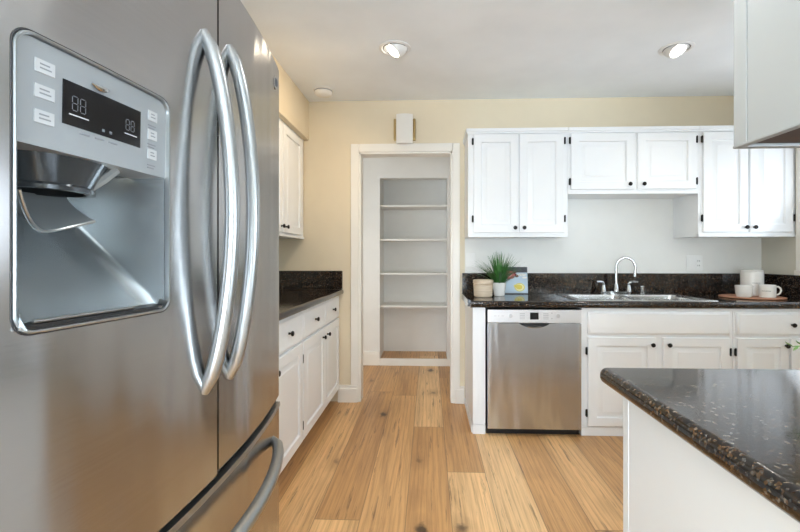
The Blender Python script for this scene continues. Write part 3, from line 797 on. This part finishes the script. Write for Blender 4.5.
# door chime
t = thing('door_chime', 'white door chime box with brass sides on the wall above the doorway', 'door chime', (-.195, D, 2.195))
MB().box(-.088, .088, -.030, -.001, -.085, .085, .004).done('back_plate', 'brass', t)
mb = MB(); n = 10
sec = [(-.066+.132*i/n, -.050-.016*math.sin(PI*i/n)) for i in range(n+1)]
poly = [(-.066, -.0305)]+sec+[(.066, -.0305)]
mb.prism(poly, 'z', -.115, .118)
mb.done('cover', 'plasticw', t)
for sx in (-1, 1): MB().lathe([(.0085, -.078), (.0095, -.075), (.0095, .078), (.0085, .081)], (sx*.078, -.041, 0), (0, 0, 1), 14).done('chime_tube', 'brass', t)

# ------------------------------------------------------------------ wall plates
def plate(name, label, x, z, w_, h_, inserts):
    t = thing(name, label, 'switch plate' if name == 'light_switch' else 'outlet', (x, D-.0035, z))
    MB().box(-w_/2, w_/2, -.006, 0, -h_/2, h_/2, .003).done('plate', 'plate', t)
    for dx, k in inserts:
        MB().box(dx-.017, dx+.017, -.0085, -.006, -.034, .034, .002).done('rocker' if k == 's' else 'socket', 'plate', t)
        if k == 'o':
            m_ = MB()
            for dz in (-.018, .018):
                m_.box(dx-.008, dx-.005, -.009, -.0084, dz-.005, dz+.006); m_.box(dx+.005, dx+.008, -.009, -.0084, dz-.005, dz+.006)
            m_.done('slots', 'gap', t)
plate('light_switch', 'white light switch plate on the wall behind the grass plant', .335, 1.150, .078, .118, [(0, 's')])
plate('wall_outlet', 'white double gang outlet and switch plate on the wall right of the faucet', 2.085, 1.125, .125, .122, [(-.03, 's'), (.03, 'o')])

# ------------------------------------------------------------------ worktop objects
CZT = .8855
t = thing('lidded_basket', 'small round pale woven basket with lid, left of the grass plant', 'basket', (.392, 3.17, CZT))
mb = MB(); prof = [(.060, 0)]
for i in range(9): z = .004+i*.010; prof += [(.0655+.0006*i, z+.002), (.0665+.0006*i, z+.005), (.0655+.0006*i, z+.009)]
mb.lathe(prof+[(.066, .096)], seg=32).done('body', 'basket', t)
MB().lathe([(.068, .0965), (.0725, .0985), (.0735, .104), (.0725, .110), (.0735, .116), (.070, .124), (.05, .127), (0.001, .127)], seg=32).done('lid', 'basket', t)
t = thing('potted_grass', 'green grass plant in a small white ceramic pot on the granite', 'plant', (.522, 3.26, CZT))
MB().lathe([(.036, 0), (.040, .004), (.042, .03), (.048, .07), (.050, .098), (.046, .099), (.043, .085)], seg=32, caps=False).lathe([(.001, 0.0005), (.037, .0005)], seg=32, caps=False).done('pot', 'ceramic', t)
MB().lathe([(.001, .086), (.0445, .086)], seg=24, caps=False).done('soil', 'soil', t)
mb = MB()
for i in range(170):
    a = random.uniform(0, 2*PI); r0 = .036*math.sqrt(random.random()); lean = random.uniform(.10, 1.0)*.37*random.uniform(.65, 1.0); hgt = random.uniform(.16, .27)-lean*.12
    d = Vector((math.cos(a), math.sin(a), 0)); sd = Vector((-math.sin(a), math.cos(a), 0))
    if d.y > 0: lean *= .6
    b0 = d*r0+Vector((0, 0, .086)); w0 = random.uniform(.0030, .0050); prev = None; rr = []
    for k in range(6):
        u = k/5; p = b0+d*(lean*u**1.3)+Vector((0, 0, hgt*(u-.28*u*u*lean/.2))); ww = w0*(1-u**2*.80)
        rr.append([p-sd*ww, p+d*ww*.35, p+sd*ww, p-d*ww*.25])
    mb.rings(rr)
mb.done('foliage', 'leaf', t)
# cookbook leaning on the upstand
t = thing('cookbook', 'cookbook with a flower and lemon slice on its pale blue cover, leaning on the upstand', 'book', (.676, 3.432, CZT))
t.rotation_euler = (math.radians(-8.5), 0, 0)
MB().box(-.098, .098, 0, .003, 0, .212, .001).done('front_cover', 'cookblue', t)
MB().box(-.098, .098, .019, .022, 0, .212, .001).done('back_cover', 'cookblue', t)
MB().box(-.094, .094, .0032, .0188, .003, .209).done('pages', 'paper', t)
MB().box(-.0975, .0975, -.0006, .0001, .168, .2115).done('title_band', 'cooknavy', t)
MB().box(-.0975, .0975, -.0006, .0001, .0005, .006).done('foot_band', 'cooknavy', t)
mb = MB()
def disc(mb, cx, cz, rx, rz, y0, y1, n=20, ph=0): mb.prism([(cx+rx*math.cos(2*PI*i/n+ph), cz+rz*math.sin(2*PI*i/n+ph)) for i in range(n)], 'y', y0, y1)
for a in range(7): disc(mb, -.044+.026*math.cos(a*PI*2/7), .148+.021*math.sin(a*PI*2/7), .017, .014, -.0012, -.0005)
mb.done('flower_print', 'petal', t)
mb = MB()
for a in range(5): disc(mb, -.044+.010*math.cos(a*PI*2/5), .148+.009*math.sin(a*PI*2/5), .010, .008, -.0016, -.0011)
mb.done('flower_heart_print', 'petalpale', t)
mb = MB()
for dx, dz in ((-.07, .13), (-.02, .132), (.0, .15), (-.005, .168), (-.05, .122), (.014, .14)): disc(mb, dx, dz, .014, .010, -.0010, -.0004)
mb.done('berry_print', 'berry', t)
mb = MB(); disc(mb, .034, .052, .040, .033, -.0010, -.0004); mb.done('lemon_print', 'lemon', t)
mb = MB(); disc(mb, .034, .052, .033, .027, -.0014, -.0009); mb.done('lemon_rim_print', 'lemonpale', t)
mb = MB(); disc(mb, .030, .054, .026, .020, -.0018, -.0013); disc(mb, .002, .062, .014, .010, -.0018, -.0013); mb.done('lemon_flesh_print', 'lemon', t)
mb = MB(); disc(mb, .055, .150, .034, .010, -.0010, -.0004); disc(mb, .075, .128, .020, .008, -.0010, -.0004); mb.done('petal_print', 'ceramic', t)
# tray and mugs
t = thing('serving_tray', 'round reddish wooden tray under the white mugs in the right corner', 'tray', (2.292, 3.185, CZT))
MB().lathe([(.001, 0), (.188, 0), (.1935, .003), (.195, .006), (.1935, .009), (.190, .010), (.001, .010)], seg=48, caps=False).done('board', 'tray', t)
TZ = CZT+.0103
def scribble(parent, r, z, a0, a1):
    m_ = MB(); x = a0
    while x < a1:
        st = .05+.03*((x*37) % 1)
        m_.rings([[((r+.0006)*math.cos(b), (r+.0006)*math.sin(b), z+dz) for b in (x, x+st)] for dz in (-.0022, .0022)], False, False, False); x += st+.035
    m_.done('lettering', 'text', parent)
def cup(name, label, cat, x, y, prof, wall=.004):
    t = thing(name, label, cat, (x, y, TZ)); top = prof[-1]
    inner = [(top[0]-wall*.4, top[1]+.001), (top[0]-wall, top[1]-.002)]+[(max(.001, r-wall), max(z, .006)) for r, z in prof[::-1][1:]]
    MB().lathe([(.001, 0)]+prof+inner+[(.001, .006)], seg=36, caps=False).done('body', 'ceramic', t, 50); return t
t = cup('canister', 'tall white ceramic canister at the back of the tray', 'canister', 2.350, 3.262,
        [(.062, 0), (.068, .004), (.070, .02), (.070, .165), (.069, .172)])
MB().lathe([(.0655, .1735), (.068, .176), (.067, .184), (.05, .188), (.001, .188)], seg=32).done('lid', 'ceramic', t)
scribble(t, .0702, .092, -2.15, -1.55)
t = cup('small_bowl', 'small white ceramic bowl at the front left of the tray', 'bowl', 2.190, 3.115, [(.036, 0), (.043, .004), (.049, .03), (.053, .078), (.0525, .080)])
t = cup('mug', 'white mug with a dark line of lettering and a handle, front right on the tray', 'mug', 2.338, 3.10, [(.045, 0), (.048, .004), (.048, .082), (.0475, .085)])
scribble(t, .0483, .045, -2.75, -1.75)
MB().tube([(.046, 0, .072), (.066, 0, .074), (.080, 0, .062), (.083, 0, .046), (.076, 0, .028), (.062, 0, .018), (.045, 0, .017)], .0058, 10).done('handle', 'ceramic', t)
t.rotation_euler = (0, 0, math.radians(-8))

# leafy sprig in a vase on the peninsula, its tip just entering the picture
t = thing('leafy_sprig', 'green leafy sprig tip at the right edge in front of the cabinet doors', 'plant', (1.022, .96, .8855))
MB().lathe([(.030, 0), (.036, .004), (.042, .05), (.030, .10), (.020, .13), (.023, .145), (.019, .145), (.017, .13)], seg=24, caps=False).done('vase', 'ceramic', t)
stem = [(-.002, 0, .03), (-.005, 0, .135), (-.03, .004, .16), (-.07, .008, .117), (-.14, .012, .102), (-.19, .016, .097), (-.232, .018, .094)]
MB().tube(stem, [.002]*6+[.001], 6).done('stem', 'leafpale', t)
mb = MB()
for i in range(14):
    u = i/13; p = Vector(stem[3]).lerp(Vector(stem[5]), min(1, u*1.4)) if u < .72 else Vector(stem[5]).lerp(Vector(stem[6]), (u-.72)/.28)
    s = 1 if i % 2 else -1; d = Vector((-.75, .2*s, .55*s)).normalized(); sd = Vector((0, 1, -.1)).normalized(); L_ = .026*(1-.4*u)
    mb.rings([[p+d*L_*q-sd*L_*.34*math.sin(PI*min(.97, q+.06)), p+d*L_*q+Vector((0, 0, .0012)), p+d*L_*q+sd*L_*.34*math.sin(PI*min(.97, q+.06)), p+d*L_*q-Vector((0, 0, .0006))] for q in (0, .25, .5, .75, 1)])
mb.done('leaves', 'leafpale', t)
